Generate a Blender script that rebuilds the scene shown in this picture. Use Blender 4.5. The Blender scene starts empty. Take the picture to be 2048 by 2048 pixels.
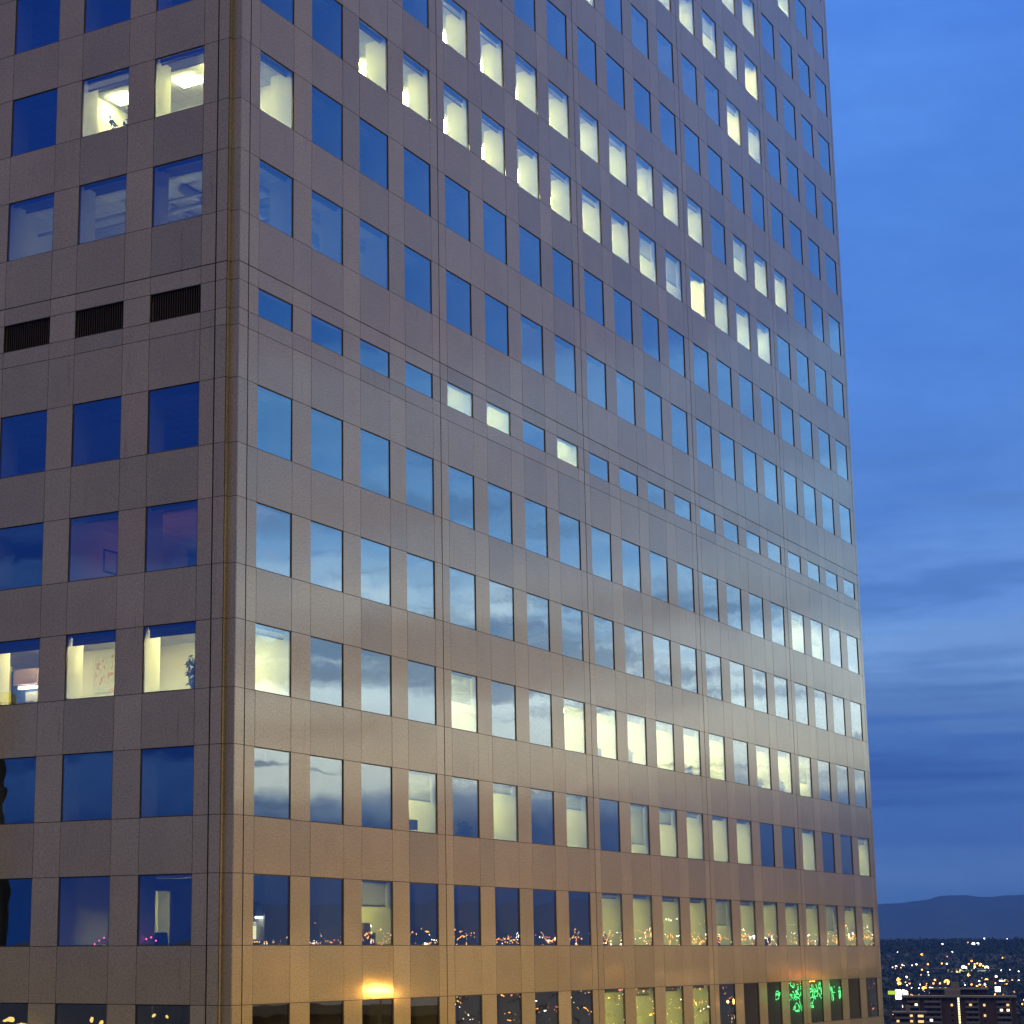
import bpy, math, random
from mathutils import Vector, Matrix
S = bpy.context.scene
COL = S.collection
R = math.radians
rnd = random.Random(7)

# ------------------------------------------------------------------ camera
CZ = 64.0
FPX, XC, YC, PITCH, ROLL = 3925.84, 741.97, 1050.74, 12.2568, -0.2363
cd = bpy.data.cameras.new("camera")
cam = bpy.data.objects.new("camera", cd)
COL.objects.link(cam)
cd.sensor_width = 36.0
cd.lens = FPX / 2048 * 36.0
cd.shift_x = (1024 - XC) / 2048
cd.shift_y = (YC - 1024) / 2048
cd.clip_start = 0.5
cd.clip_end = 90000
cam.matrix_world = Matrix.Translation((0, 0, CZ)) @ Matrix.Rotation(R(90 + PITCH), 4, 'X') @ Matrix.Rotation(R(ROLL), 4, 'Z')
S.camera = cam
S.view_settings.view_transform = 'Standard'
S.view_settings.look = 'None'
S.view_settings.exposure = 0.0
S.view_settings.gamma = 1.0
try:
    S.cycles.max_bounces = 8
    S.cycles.transparent_max_bounces = 12
    S.cycles.glossy_bounces = 3
    S.cycles.diffuse_bounces = 3
    S.cycles.sample_clamp_indirect = 6.0
    S.cycles.caustics_reflective = False
except Exception:
    pass

# ------------------------------------------------------------------ node helpers
class NT:
    def __init__(s, tree): s.t = tree; s.n = tree.nodes; s.l = tree.links
    def new(s, typ, **kw):
        n = s.n.new(typ)
        for k, v in kw.items(): setattr(n, k, v)
        return n
    def put(s, sock, v):
        if hasattr(v, 'is_output'): s.l.new(v, sock)
        elif isinstance(v, (tuple, list)) and sock.type == 'RGBA': sock.default_value = tuple(v) + ((1,) if len(v) == 3 else ())
        else: sock.default_value = v
    def math(s, op, a, b=0.0, c=None, clamp=False):
        n = s.new('ShaderNodeMath', operation=op, use_clamp=clamp)
        s.put(n.inputs[0], a); s.put(n.inputs[1], b)
        if c is not None: s.put(n.inputs[2], c)
        return n.outputs[0]
    def vmath(s, op, a, b):
        n = s.new('ShaderNodeVectorMath', operation=op)
        s.put(n.inputs[0], a); s.put(n.inputs[1], b)
        return n.outputs['Value'] if op in ('DOT_PRODUCT', 'LENGTH') else n.outputs[0]
    def smooth(s, v, a, b):
        n = s.new('ShaderNodeMapRange', interpolation_type='SMOOTHSTEP')
        s.put(n.inputs[0], v); n.inputs[1].default_value = a; n.inputs[2].default_value = b
        return n.outputs[0]
    def mix(s, f, a, b, blend='MIX'):
        n = s.new('ShaderNodeMix', data_type='RGBA', blend_type=blend)
        s.put(n.inputs[0], f); s.put(n.inputs[6], a); s.put(n.inputs[7], b)
        return n.outputs[2]
    def noise(s, vec, scale, detail=4, rough=.55, out=0):
        n = s.new('ShaderNodeTexNoise')
        if vec is not None: s.put(n.inputs['Vector'], vec)
        n.inputs['Scale'].default_value = scale; n.inputs['Detail'].default_value = detail; n.inputs['Roughness'].default_value = rough
        return n.outputs[out]
    def ramp(s, fac, stops, interp='B_SPLINE'):
        n = s.new('ShaderNodeValToRGB'); e = n.color_ramp.elements
        n.color_ramp.interpolation = interp
        while len(e) < len(stops): e.new(.5)
        for el, (p, c) in zip(e, stops): el.position = p; el.color = tuple(c) + (1,)
        s.put(n.inputs[0], fac)
        return n.outputs[0]
    def comb(s, x, y, z):
        n = s.new('ShaderNodeCombineXYZ'); s.put(n.inputs[0], x); s.put(n.inputs[1], y); s.put(n.inputs[2], z)
        return n.outputs[0]

# ------------------------------------------------------------------ world: dusk sky
GLOW_AZ = 60.0                                   # compass heading of the afterglow, clockwise from +Y
W = bpy.data.worlds.new("World"); S.world = W; W.use_nodes = True
t = NT(W.node_tree); t.n.clear()
tc = t.new('ShaderNodeTexCoord')
sep = t.new('ShaderNodeSeparateXYZ'); t.l.new(tc.outputs['Generated'], sep.inputs[0])
x, y, z = sep.outputs
az_x = t.math('MULTIPLY', x, 1.0)
streak = t.noise(t.comb(t.math('MULTIPLY', x, 3.0), t.math('MULTIPLY', y, 3.0), t.math('MULTIPLY', z, 26.0)), 1.0, 5, .55)
puff = t.noise(t.comb(t.math('MULTIPLY', x, 9.0), t.math('MULTIPLY', y, 9.0), t.math('MULTIPLY', z, 30.0)), 1.0, 6, .6)
wob = t.math('ADD', t.math('MULTIPLY', t.math('SUBTRACT', streak, .5), .13), t.math('MULTIPLY', t.math('SUBTRACT', puff, .5), .08))
amp = t.smooth(z, .03, .22)
zz = t.math('ADD', z, t.math('MULTIPLY', wob, amp))
fz = t.math('MULTIPLY', zz, 2.0, clamp=True)     # 0..1 for sin(el) 0...5
fs = t.noise(t.comb(t.math('MULTIPLY', x, 4.0), t.math('MULTIPLY', y, 4.0), t.math('MULTIPLY', z, 75.0)), 1.0, 5, .6)
fz2 = t.math('MULTIPLY', t.math('ADD', zz, t.math('MULTIPLY', t.math('MULTIPLY', t.math('SUBTRACT', fs, .5), .075), t.smooth(z, .03, .08))), 2.0, clamp=True)
def st(lst): return [(min(1, 2 * math.sin(R(e))), c) for e, c in lst]
west = t.ramp(fz, st([(0, (.05, .09, .22)), (1.5, (.055, .12, .30)), (3.4, (.085, .20, .50)), (4.15, (.42, .62, .88)), (4.7, (1.80, 1.98, 1.74)),
                      (7.4, (1.75, 2.15, 2.2)), (9.4, (.74, 1.26, 1.78)), (12.0, (.36, .84, 1.50)), (15.2, (.17, .52, 1.15)), (18, (.05, .23, .78)), (28, (.035, .16, .64))]), 'EASE')
mid = t.ramp(fz2, st([(0, (.24, .42, .84)), (1.5, (.21, .41, .84)), (3.2, (.085, .205, .58)), (4.6, (.042, .125, .44)), (5.6, (.06, .165, .52)), (6.6, (.11, .24, .57)), (8.4, (.19, .38, .78)),
                     (10.5, (.14, .32, .78)), (13, (.105, .27, .74)), (19, (.085, .25, .76)), (28, (.085, .26, .84))]), 'EASE')
east = t.ramp(fz, st([(0, (.010, .05, .30)), (8, (.008, .052, .36)), (28, (.010, .065, .44))]), 'EASE')
west2 = t.ramp(fz, st([(0, (.05, .09, .22)), (1.5, (.055, .12, .30)), (3.4, (.085, .20, .50)), (4.15, (.42, .62, .88)), (4.7, (1.80, 1.98, 1.74)),
                      (7.4, (1.75, 2.15, 2.2)), (9.4, (.66, 1.10, 1.55)), (12.0, (.36, .80, 1.42)), (15.2, (.22, .56, 1.2)), (18, (.10, .31, .90)), (28, (.11, .32, .98))]), 'EASE')
hl = t.math('SQRT', t.math('ADD', t.math('MULTIPLY', x, x), t.math('ADD', t.math('MULTIPLY', y, y), 1e-6)))
ca = t.math('DIVIDE', t.math('ADD', t.math('MULTIPLY', x, math.sin(R(GLOW_AZ))), t.math('MULTIPLY', y, math.cos(R(GLOW_AZ)))), hl)
sky = t.mix(t.smooth(ca, -.5, .35), east, mid)
c50 = t.math('DIVIDE', t.math('ADD', t.math('MULTIPLY', x, math.sin(R(46))), t.math('MULTIPLY', y, math.cos(R(46)))), hl)
sky = t.mix(t.smooth(ca, math.cos(R(40)), math.cos(R(15))), sky, t.mix(t.smooth(c50, math.cos(R(19)), math.cos(R(5))), west, west2))
mot = t.noise(t.comb(t.math('MULTIPLY', x, 7.0), t.math('MULTIPLY', y, 7.0), t.math('MULTIPLY', z, 22.0)), 1.0, 6, .62)
sky = t.mix(1.0, sky, t.ramp(mot, [(.3, (.84, .87, .92)), (.7, (1.17, 1.13, 1.07))], 'LINEAR'), 'MULTIPLY')
# darker cloud shreds drifting low across the glow
band = t.math('MULTIPLY', t.smooth(z, .045, .09), t.smooth(z, .30, .16))
shred = t.smooth(t.noise(t.comb(t.math('MULTIPLY', x, 5.0), t.math('MULTIPLY', y, 5.0), t.math('MULTIPLY', z, 34.0)), 1.0, 7, .6), .47, .62)
sky = t.mix(t.math('MULTIPLY', t.math('MULTIPLY', shred, band), .72), sky, t.mix(t.smooth(ca, .75, .95), (.08, .21, .58), (.15, .30, .56)))
fine = t.smooth(t.noise(t.comb(t.math('MULTIPLY', x, 7.0), t.math('MULTIPLY', y, 7.0), t.math('MULTIPLY', z, 95.0)), 1.0, 4, .5), .56, .66)
fband = t.math('MULTIPLY', t.smooth(z, .055, .07), t.smooth(z, .15, .11))
sky = t.mix(t.math('MULTIPLY', t.math('MULTIPLY', fine, fband), t.math('MULTIPLY', t.smooth(ca, .80, .97), .8)), sky, (.14, .25, .48))
# unseen sky toned to light the stone: dim at one side, warm overhead
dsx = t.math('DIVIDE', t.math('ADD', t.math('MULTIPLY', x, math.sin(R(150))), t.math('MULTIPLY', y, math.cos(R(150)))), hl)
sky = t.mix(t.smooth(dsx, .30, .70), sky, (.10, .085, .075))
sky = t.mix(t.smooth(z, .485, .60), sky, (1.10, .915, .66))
# the city's dusk glow under the horizon line
sky = t.mix(t.smooth(z, -.005, -.06), sky, (.02, .022, .03))
nish = t.new('ShaderNodeTexSky', sky_type='NISHITA'); nish.sun_disc = False
nish.sun_elevation = R(-3); nish.sun_rotation = R(GLOW_AZ); nish.altitude = 1600
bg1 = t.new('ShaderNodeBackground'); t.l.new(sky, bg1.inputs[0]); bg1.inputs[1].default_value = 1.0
bg2 = t.new('ShaderNodeBackground'); t.l.new(nish.outputs[0], bg2.inputs[0]); bg2.inputs[1].default_value = .05
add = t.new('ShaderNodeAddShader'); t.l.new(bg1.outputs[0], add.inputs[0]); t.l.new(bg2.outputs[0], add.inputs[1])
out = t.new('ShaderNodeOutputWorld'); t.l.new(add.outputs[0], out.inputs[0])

# ------------------------------------------------------------------ sun: what is left of the afterglow
sd = bpy.data.lights.new("afterglow", 'SUN'); sd.energy = .10; sd.angle = R(12); sd.color = (1.0, .76, .48)
sun = bpy.data.objects.new("afterglow", sd); COL.objects.link(sun)
sun.rotation_euler = (R(90 - 18), 0, R(180 - 88))

# ------------------------------------------------------------------ mesh helpers
class MB:
    def __init__(s): s.v = []; s.f = []; s.m = []
    def poly(s, pts, m=0):
        b = len(s.v); s.v += [tuple(p) for p in pts]; s.f.append(tuple(range(b, b + len(pts)))); s.m.append(m)
    def box(s, x0, x1, y0, y1, z0, z1, m=0):
        b = len(s.v)
        s.v += [(x0, y0, z0), (x1, y0, z0), (x1, y1, z0), (x0, y1, z0), (x0, y0, z1), (x1, y0, z1), (x1, y1, z1), (x0, y1, z1)]
        for q in ((0, 3, 2, 1), (4, 5, 6, 7), (0, 1, 5, 4), (1, 2, 6, 5), (2, 3, 7, 6), (3, 0, 4, 7)):
            s.f.append(tuple(b + i for i in q)); s.m.append(m)
    def hexa(s, p, m=0):     # eight corners in box order
        b = len(s.v); s.v += [tuple(q) for q in p]
        for q in ((0, 3, 2, 1), (4, 5, 6, 7), (0, 1, 5, 4), (1, 2, 6, 5), (2, 3, 7, 6), (3, 0, 4, 7)):
            s.f.append(tuple(b + i for i in q)); s.m.append(m)
    def tube(s, pts, r, n=8, m=0, taper=None):
        pts = [Vector(p) for p in pts]; rings = []
        for i, p in enumerate(pts):
            d = (pts[min(i + 1, len(pts) - 1)] - pts[max(i - 1, 0)]).normalized()
            a = d.orthogonal().normalized(); c = d.cross(a)
            rr = r if taper is None else r + (taper - r) * i / (len(pts) - 1)
            b = len(s.v)
            for k in range(n):
                w = 2 * math.pi * k / n; s.v.append(tuple(p + a * rr * math.cos(w) + c * rr * math.sin(w)))
            rings.append(b)
        for a, b in zip(rings, rings[1:]):
            for k in range(n):
                s.f.append((a + k, a + (k + 1) % n, b + (k + 1) % n, b + k)); s.m.append(m)
        s.f.append(tuple(rings[0] + k for k in range(n))[::-1]); s.m.append(m)
        s.f.append(tuple(rings[-1] + k for k in range(n))); s.m.append(m)
    def ball(s, c, r, m=0, n=8, k=6, sz=1.0):
        b = len(s.v); c = Vector(c)
        for i in range(1, k):
            a = math.pi * i / k
            for j in range(n):
                w = 2 * math.pi * j / n
                s.v.append(tuple(c + Vector((math.sin(a) * math.cos(w), math.sin(a) * math.sin(w), math.cos(a) * sz)) * r))
        top = len(s.v); s.v.append(tuple(c + Vector((0, 0, r * sz)))); bot = len(s.v); s.v.append(tuple(c - Vector((0, 0, r * sz))))
        for j in range(n):
            s.f.append((top, b + j, b + (j + 1) % n)); s.m.append(m)
            for i in range(k - 2):
                s.f.append((b + i * n + j, b + (i + 1) * n + j, b + (i + 1) * n + (j + 1) % n, b + i * n + (j + 1) % n)); s.m.append(m)
            q = b + (k - 2) * n
            s.f.append((bot, q + (j + 1) % n, q + j)); s.m.append(m)
    def build(s, name, mats, parent=None, smooth=False):
        me = bpy.data.meshes.new(name); me.from_pydata(s.v, [], s.f)
        for m in (mats if isinstance(mats, (list, tuple)) else [mats]): me.materials.append(m)
        me.polygons.foreach_set('material_index', s.m)
        if smooth: me.polygons.foreach_set('use_smooth', [True] * len(s.f))
        me.update()
        o = bpy.data.objects.new(name, me); COL.objects.link(o)
        if parent: o.parent = parent
        return o
def tag(o, label, cat=None, group=None, kind=None):
    if label: o['label'] = label
    if cat: o['category'] = cat
    if group: o['group'] = group
    if kind: o['kind'] = kind
    return o
def thing(name, label, cat, loc=(0, 0, 0), rz=0.0, group=None):
    o = bpy.data.objects.new(name, None); COL.objects.link(o)
    o.location = loc; o.rotation_euler = (0, 0, rz); o.empty_display_size = .3
    return tag(o, label, cat, group)

# ------------------------------------------------------------------ materials
def mat(name):
    m = bpy.data.materials.new(name); m.use_nodes = True; n = NT(m.node_tree); n.n.clear()
    n.out = n.new('ShaderNodeOutputMaterial'); return m, n
def pbr(name, col, rough=.6, metal=0.0, var=.12, scale=3.0, spec=.5):
    m, n = mat(name); p = n.new('ShaderNodeBsdfPrincipled')
    tcn = n.new('ShaderNodeTexCoord')
    f = n.noise(tcn.outputs['Object'], scale, 4)
    c = n.mix(f, tuple(v * (1 - var) for v in col), tuple(min(1, v * (1 + var)) for v in col))
    n.l.new(c, p.inputs['Base Color']); p.inputs['Roughness'].default_value = rough
    p.inputs['Metallic'].default_value = metal; p.inputs['Specular IOR Level'].default_value = spec
    n.l.new(p.outputs[0], n.out.inputs[0]); return m
def glow(name, col, strength, sample=True):
    m, n = mat(name); e = n.new('ShaderNodeEmission'); e.inputs[0].default_value = tuple(col) + (1,); e.inputs[1].default_value = strength
    n.l.new(e.outputs[0], n.out.inputs[0])
    if not sample: m.cycles.emission_sampling = 'NONE'
    return m

def stone_mat(name="polished_granite", k=1.0):
    m, n = mat(name); p = n.new('ShaderNodeBsdfPrincipled')
    g = n.new('ShaderNodeNewGeometry'); tcn = n.new('ShaderNodeTexCoord')
    isl = g.outputs['Random Per Island']
    tone = n.ramp(isl, [(q, tuple(v * k for v in c)) for q, c in ((0, (.365, .318, .235)), (.35, (.430, .372, .272)), (.7, (.405, .345, .246)), (1, (.460, .400, .300)))], 'LINEAR')
    grain = n.noise(tcn.outputs['Object'], 17, 4, .8)
    cl = n.noise(tcn.outputs['Object'], .55, 5, .6)
    tone = n.mix(1.0, tone, n.ramp(grain, [(.34, (.71, .71, .73)), (.66, (1.29, 1.29, 1.27))], 'LINEAR'), 'MULTIPLY')
    tone = n.mix(1.0, tone, n.ramp(cl, [(.3, (.93, .93, .93)), (.7, (1.06, 1.06, 1.06))], 'LINEAR'), 'MULTIPLY')
    # water streaks and small dark scuffs
    sv = n.vmath('MULTIPLY', tcn.outputs['Object'], (5.0, 5.0, .35))
    stv = n.smooth(n.noise(sv, 1.0, 5, .6), .60, .74)
    tone = n.mix(n.math('MULTIPLY', stv, .30), tone, (.15, .10, .07))
    n.l.new(tone, p.inputs['Base Color'])
    p.inputs['Roughness'].default_value = .075; p.inputs['IOR'].default_value = 1.78
    b = n.new('ShaderNodeBump'); b.inputs['Strength'].default_value = .22; b.inputs['Distance'].default_value = .012
    n.l.new(n.noise(tcn.outputs['Object'], 1.1, 2, .5), b.inputs['Height']); n.l.new(b.outputs[0], p.inputs['Normal'])
    n.l.new(p.outputs[0], n.out.inputs[0]); return m
STONE = stone_mat(); PALE = stone_mat('polished_granite_pale', 1.09)

def glass_mat():
    m, n = mat("reflective_glass")
    g = n.new('ShaderNodeNewGeometry'); tcn = n.new('ShaderNodeTexCoord'); oi = n.new('ShaderNodeObjectInfo')
    b = n.new('ShaderNodeBump'); b.inputs['Strength'].default_value = .3; b.inputs['Distance'].default_value = .012
    off = n.vmath('ADD', tcn.outputs['Object'], n.comb(0, 0, n.math('MULTIPLY', g.outputs['Random Per Island'], 40.0)))
    n.l.new(n.noise(off, .85, 1.5, .4), b.inputs['Height'])
    gl = n.new('ShaderNodeBsdfGlossy'); gl.inputs['Roughness'].default_value = 0.0; gl.inputs[0].default_value = (.93, .98, 1.0, 1)
    n.l.new(b.outputs[0], gl.inputs['Normal'])
    tr = n.new('ShaderNodeBsdfTransparent'); tr.inputs[0].default_value = (.60, .63, .58, 1)
    lw = n.new('ShaderNodeLayerWeight'); lw.inputs[0].default_value = .5
    fac = n.math('ADD', n.math('MULTIPLY', n.math('POWER', lw.outputs['Facing'], 3.0), .55), .36)
    fac = n.math('MULTIPLY', fac, n.math('SUBTRACT', 1.0, g.outputs['Backfacing']))
    mx = n.new('ShaderNodeMixShader'); n.l.new(fac, mx.inputs[0])
    clear = n.new('ShaderNodeBsdfTransparent')
    mt = n.new('ShaderNodeMixShader'); n.l.new(g.outputs['Backfacing'], mt.inputs[0]); n.l.new(tr.outputs[0], mt.inputs[1]); n.l.new(clear.outputs[0], mt.inputs[2])
    n.l.new(mt.outputs[0], mx.inputs[1]); n.l.new(gl.outputs[0], mx.inputs[2])
    n.l.new(mx.outputs[0], n.out.inputs[0]); return m
GLASS = glass_mat()
JOINT = pbr("dark_joint_sealant", (.055, .042, .034), .9)
GAP = pbr("black_gap", (.008, .008, .008), .9)
FRAME = pbr("bronze_frame", (.10, .075, .062), .45, .3)
LOUVRE = pbr("louvre_metal", (.045, .032, .022), .55, .4)
VOID = pbr("dark_duct_void", (.004, .004, .004), .9)
PAINT = pbr("office_paint", (.74, .72, .62), .8, scale=.8, var=.05)
m_, n_ = mat("ceiling_tile"); p_ = n_.new('ShaderNodeBsdfPrincipled'); tcn = n_.new('ShaderNodeTexCoord'); br = n_.new('ShaderNodeTexBrick', offset=0.0)
n_.l.new(tcn.outputs['Object'], br.inputs['Vector']); br.inputs['Scale'].default_value = 1.0; br.inputs['Brick Width'].default_value = .61; br.inputs['Row Height'].default_value = .61; br.inputs['Mortar Size'].default_value = .012
br.inputs['Color1'].default_value = (.72, .72, .66, 1); br.inputs['Color2'].default_value = (.66, .66, .60, 1); br.inputs['Mortar'].default_value = (.40, .40, .37, 1)
n_.l.new(br.outputs['Color'], p_.inputs['Base Color']); p_.inputs['Roughness'].default_value = .9; n_.l.new(p_.outputs[0], n_.out.inputs[0]); CEIL = m_
CARPET = pbr("carpet", (.30, .29, .26), .95)
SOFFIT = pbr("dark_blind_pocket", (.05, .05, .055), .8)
m_, n_ = mat("roller_shade"); d_ = n_.new('ShaderNodeBsdfDiffuse'); d_.inputs[0].default_value = (.5, .5, .46, 1); q_ = n_.new('ShaderNodeBsdfTranslucent'); q_.inputs[0].default_value = (.55, .55, .5, 1)
x_ = n_.new('ShaderNodeMixShader'); x_.inputs[0].default_value = .6; n_.l.new(d_.outputs[0], x_.inputs[1]); n_.l.new(q_.outputs[0], x_.inputs[2]); w_ = n_.new('ShaderNodeBsdfTransparent'); v_ = n_.new('ShaderNodeMixShader'); v_.inputs[0].default_value = .35; n_.l.new(x_.outputs[0], v_.inputs[1]); n_.l.new(w_.outputs[0], v_.inputs[2]); n_.l.new(v_.outputs[0], n_.out.inputs[0]); SHADE = m_
m_, n_ = mat("closed_roller_shade"); d_ = n_.new('ShaderNodeBsdfDiffuse'); d_.inputs[0].default_value = (.5, .5, .46, 1); q_ = n_.new('ShaderNodeBsdfTranslucent'); q_.inputs[0].default_value = (.10, .10, .08, 1)
x_ = n_.new('ShaderNodeMixShader'); x_.inputs[0].default_value = .5; n_.l.new(d_.outputs[0], x_.inputs[1]); n_.l.new(q_.outputs[0], x_.inputs[2]); n_.l.new(x_.outputs[0], n_.out.inputs[0]); SHADE2 = m_
RAIL = pbr("blind_rail", (.06, .06, .065), .5)
ROOF = pbr("roof_membrane", (.12, .11, .11), .9)
FLUO = glow("fluorescent_panel", (1.0, .97, .36), 105)
FLUO2 = glow("fluorescent_panel_bright", (1.0, .97, .31), 150)
OLIVE = glow("olive_fluorescent", (1.0, .92, .22), 62)
PALEY = glow("pale_panel", (1.0, .97, .45), 85)
CREAM = glow("cream_panel", (1.0, .90, .42), 66)
WARM = glow("warm_panel", (1.0, .93, .26), 420)
DIMC = glow("dim_panel", (.95, .97, .55), 24)
PINK = glow("dim_pink_lamp", (1.0, .40, .30), 15)

# ------------------------------------------------------------------ tower
PSI = R(31.122)
JX, JY = -3.8354, 59.0
Z0, FL, WH = CZ + .2027, 3.7968, 2.0899           # sill level of storey 0, storey height, window height
BW, HP, WW = 12.40, .5596, 1.9856                 # bay, half pier, window width on the long face
MOD = (BW - 2 * HP - WW) / 3
SE = 62.32                                        # far end of the long face
SL, TJ, LHP, LWW, LMOD = -.70, .786, .5684, 2.0016, 3.0851   # short face: plane, joint, half pier, window, module
DEPTH = 41.0
K0, K1 = -2, 17
ROT = math.pi / 2 - PSI
def tw(s, tt, zz): return Vector((JX + s * math.sin(PSI) - tt * math.cos(PSI), JY + s * math.cos(PSI) + tt * math.sin(PSI), zz))
tower = thing("office_tower", "tall granite office tower with grid of square windows filling the view", "office tower", (JX, JY, 0), ROT)
def sill(k): return Z0 + FL * k
def head(k): return sill(k) + WH
def openz(k): return (CZ + 19.74, CZ + 20.68) if k == 5 else (sill(k), head(k))
def sR(c): b, i = divmod(c, 4); return b * BW + HP + i * MOD
def sLt(c): return TJ + LHP + c * LMOD
# rows of levels
rows = []                                         # (z0, z1, storey or None)
for k in range(K0, K1 + 1):
    if k == 5:
        rows += [(sill(k), CZ + 19.74, None), (CZ + 19.74, CZ + 20.68, k), (CZ + 20.68, head(k), None)]
    else: rows.append((sill(k), head(k), k))
    rows.append((head(k), sill(k + 1), None))
rows.append((sill(K1 + 1), sill(K1 + 1) + 1.9, None))
rows = [(6 * i * 1.0, 6 * i + 6.0, None) for i in range(9)] + [(54.0, sill(K0), None)] + rows
TOPZ = rows[-1][1]
# columns of the long face
colsR = [(-.51, 0, None, 'j')]
for c in range(20):
    a = sR(c); b = c // 4 * BW
    if c % 4 == 0: colsR.append((b, a, None, ''))
    colsR.append((a, a + WW, c, ''))
    nx = sR(c + 1) if c % 4 < 3 else (c // 4 + 1) * BW
    colsR.append((a + WW, nx, None, 'j' if c % 4 == 3 else ''))
colsR.append((62.0, SE, None, ''))
colsL = [(.35, TJ, None, 'j')]
for c in range(12):
    b0 = TJ + c // 4 * BW
    a = b0 + LHP + (c % 4) * LMOD
    if c % 4 == 0: colsL.append((b0, a, None, ''))
    colsL.append((a, a + LWW, c if c < 4 else None, ''))
    nx = b0 + LHP + (c % 4 + 1) * LMOD if c % 4 < 3 else b0 + BW
    colsL.append((a + LWW, nx, None, 'j' if c % 4 == 3 else ''))
colsL.append((TJ + 3 * BW, DEPTH - .6, None, ''))
G, GJ, GT = .009, .026, .017                       # half widths: thin joints, bay joints, thick band joint
def facade(cols, put, r):
    pier = lambda c, a, b: c is None and b - a < 1.3
    bm = MB()
    for ri, (z0, z1, k) in enumerate(rows):
        top = GT if abs(z1 - head(5)) < .01 else G
        bot = GT if abs(z0 - head(5)) < .01 else G
        for (a, b, c, j) in cols:
            if k is not None and c is not None: continue
            la = GJ if any(abs(a - q[1]) < 1e-6 and q[3] == 'j' for q in cols) else G
            lb = GJ if j == 'j' else G
            tl = [r.uniform(-.0022, .0022) for _ in range(3)]
            def d(u, v): return tl[0] + tl[1] * u + tl[2] * v
            a2, b2, c2, d2 = a + la, b - lb, z0 + bot, z1 - top
            bm.hexa([put(a2, d(-1, -1), c2), put(b2, d(1, -1), c2), put(b2, .03, c2), put(a2, .03, c2),
                     put(a2, d(-1, 1), d2), put(b2, d(1, 1), d2), put(b2, .03, d2), put(a2, .03, d2)], 3 if pier(c, a, b) else 0)
            jm = 1
            q = [put(a, .016, z0), put(b, .016, z0), put(b, .10, z0), put(a, .10, z0), put(a, .016, z1), put(b, .016, z1), put(b, .10, z1), put(a, .10, z1)]
            bm.hexa(q, jm)
            if j == 'j':                           # black bottom of the bay joint
                bm.hexa([put(b - .024, .012, z0), put(b + .024, .012, z0), put(b + .024, .0158, z0), put(b - .024, .0158, z0),
                         put(b - .024, .012, z1), put(b + .024, .012, z1), put(b + .024, .0158, z1), put(b - .024, .0158, z1)], 2)
    return bm
putR = lambda u, d, zz: (u, d, zz)
def putL(u, d, zz): return (SL + d, u, zz)
class Flip(MB):
    pass
fr = facade(colsR, putR, rnd)
fR = fr.build("facade", [STONE, JOINT, GAP, PALE], tower)
fl = facade(colsL, putL, rnd)
fl.f = [tuple(reversed(q)) for q in fl.f]
fL = fl.build("facade", [STONE, JOINT, GAP, PALE], tower)
# re-entrant notch at the corner
nb = MB()
for (z0, z1, k) in rows:
    nb.box(SL + G, -.5125, .331, .3485, z0 + G, z1 - G, 0)
    nb.box(-.5285, -.5115, .004, .330, z0 + G, z1 - G, 0)
nb.box(SL + .004, -.5145, .3345, .3492, 0, TOPZ, 1)
nb.box(-.5255, -.5108, .006, .3335, 0, TOPZ, 1)
nb.build("corner_notch", [STONE, JOINT], tower)
# far end walls and roof
eb = MB()
eb.box(SE - .4, SE - .003, .305, DEPTH, 0, TOPZ, 0)
eb.box(SL + .305, SE - .41, DEPTH - .5, DEPTH, 0, TOPZ, 0)
eb.build("rear_wall", [STONE], tower)
rb = MB(); rb.box(SL + .31, SE - .42, .31, DEPTH - .52, TOPZ - 1.5, TOPZ - 1.2)
rb.build("roof", [ROOF], tower)

# ---- which windows are lit ------------------------------------------------
LIT = {}
def lit(k, cs, kind='f', **kw):
    for c in cs: LIT[('R', k, c)] = dict(kind=kind, **kw)
def litL(k, cs, kind='f', **kw):
    for c in cs: LIT[('L', k, c)] = dict(kind=kind, **kw)
lit(-1, range(8, 12), 'o')
lit(0, [2], 'o', shade=.40); lit(0, range(8, 20), 'o'); lit(0, [12], 'o', shade=.56); lit(0, [17], 'o', shade=.62)
lit(1, [3], 'f', shade=.47); lit(1, [5, 9, 10, 11, 12, 13, 16, 19], 'f'); lit(1, [7], 'f', shade=.27); lit(1, [18], 'd'); lit(1, [4], 'd')
lit(1, [9], 'f', shade=.8); lit(1, [10], 'f', shade=.32)
lit(2, [0], 'f'); lit(2, [4, 7, 8, 9, 10, 11, 12, 14, 15], 'b'); lit(2, [2, 13], 'd'); lit(2, [4], 'b', shade=.5); lit(2, [16], 'b', shade=.66)
lit(4, [16, 17], 'f'); lit(4, [17], 'f', shade=.6)
lit(5, [4], 'f', shade=0); lit(5, [5, 7], 'b')
lit(6, [0, 1, 2, 6, 7, 8, 9], 'd')
lit(7, [0], 'f')
lit(8, [2, 3, 4, 5, 6, 7, 8, 9, 13, 14, 15], 'b'); lit(8, [10], 'b', shade=.45); lit(8, [11], 'f', shade=.62); lit(8, [12], 'y')
lit(9, range(4, 13), 'b'); lit(9, [13], 'd'); lit(9, [14], 'b', shade=.47); lit(9, [15, 16], 'b')
lit(11, [8, 15], 'b'); lit(11, [10, 11, 12, 13], 'd'); lit(11, [14], 'y')
lit(12, [11, 12, 14], 'b'); lit(12, [13], 'b', shade=.45); lit(12, [15], 'y')
lit(13, [14, 15], 'b'); lit(14, [16, 17], 'b'); lit(15, [19], 'b')
litL(7, [0, 1], 'm'); litL(6, [0, 1, 2], 'd'); litL(3, [0, 1], 'p'); litL(2, [0, 1, 2, 3], 'l')
sr_ = random.Random(31)
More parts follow.
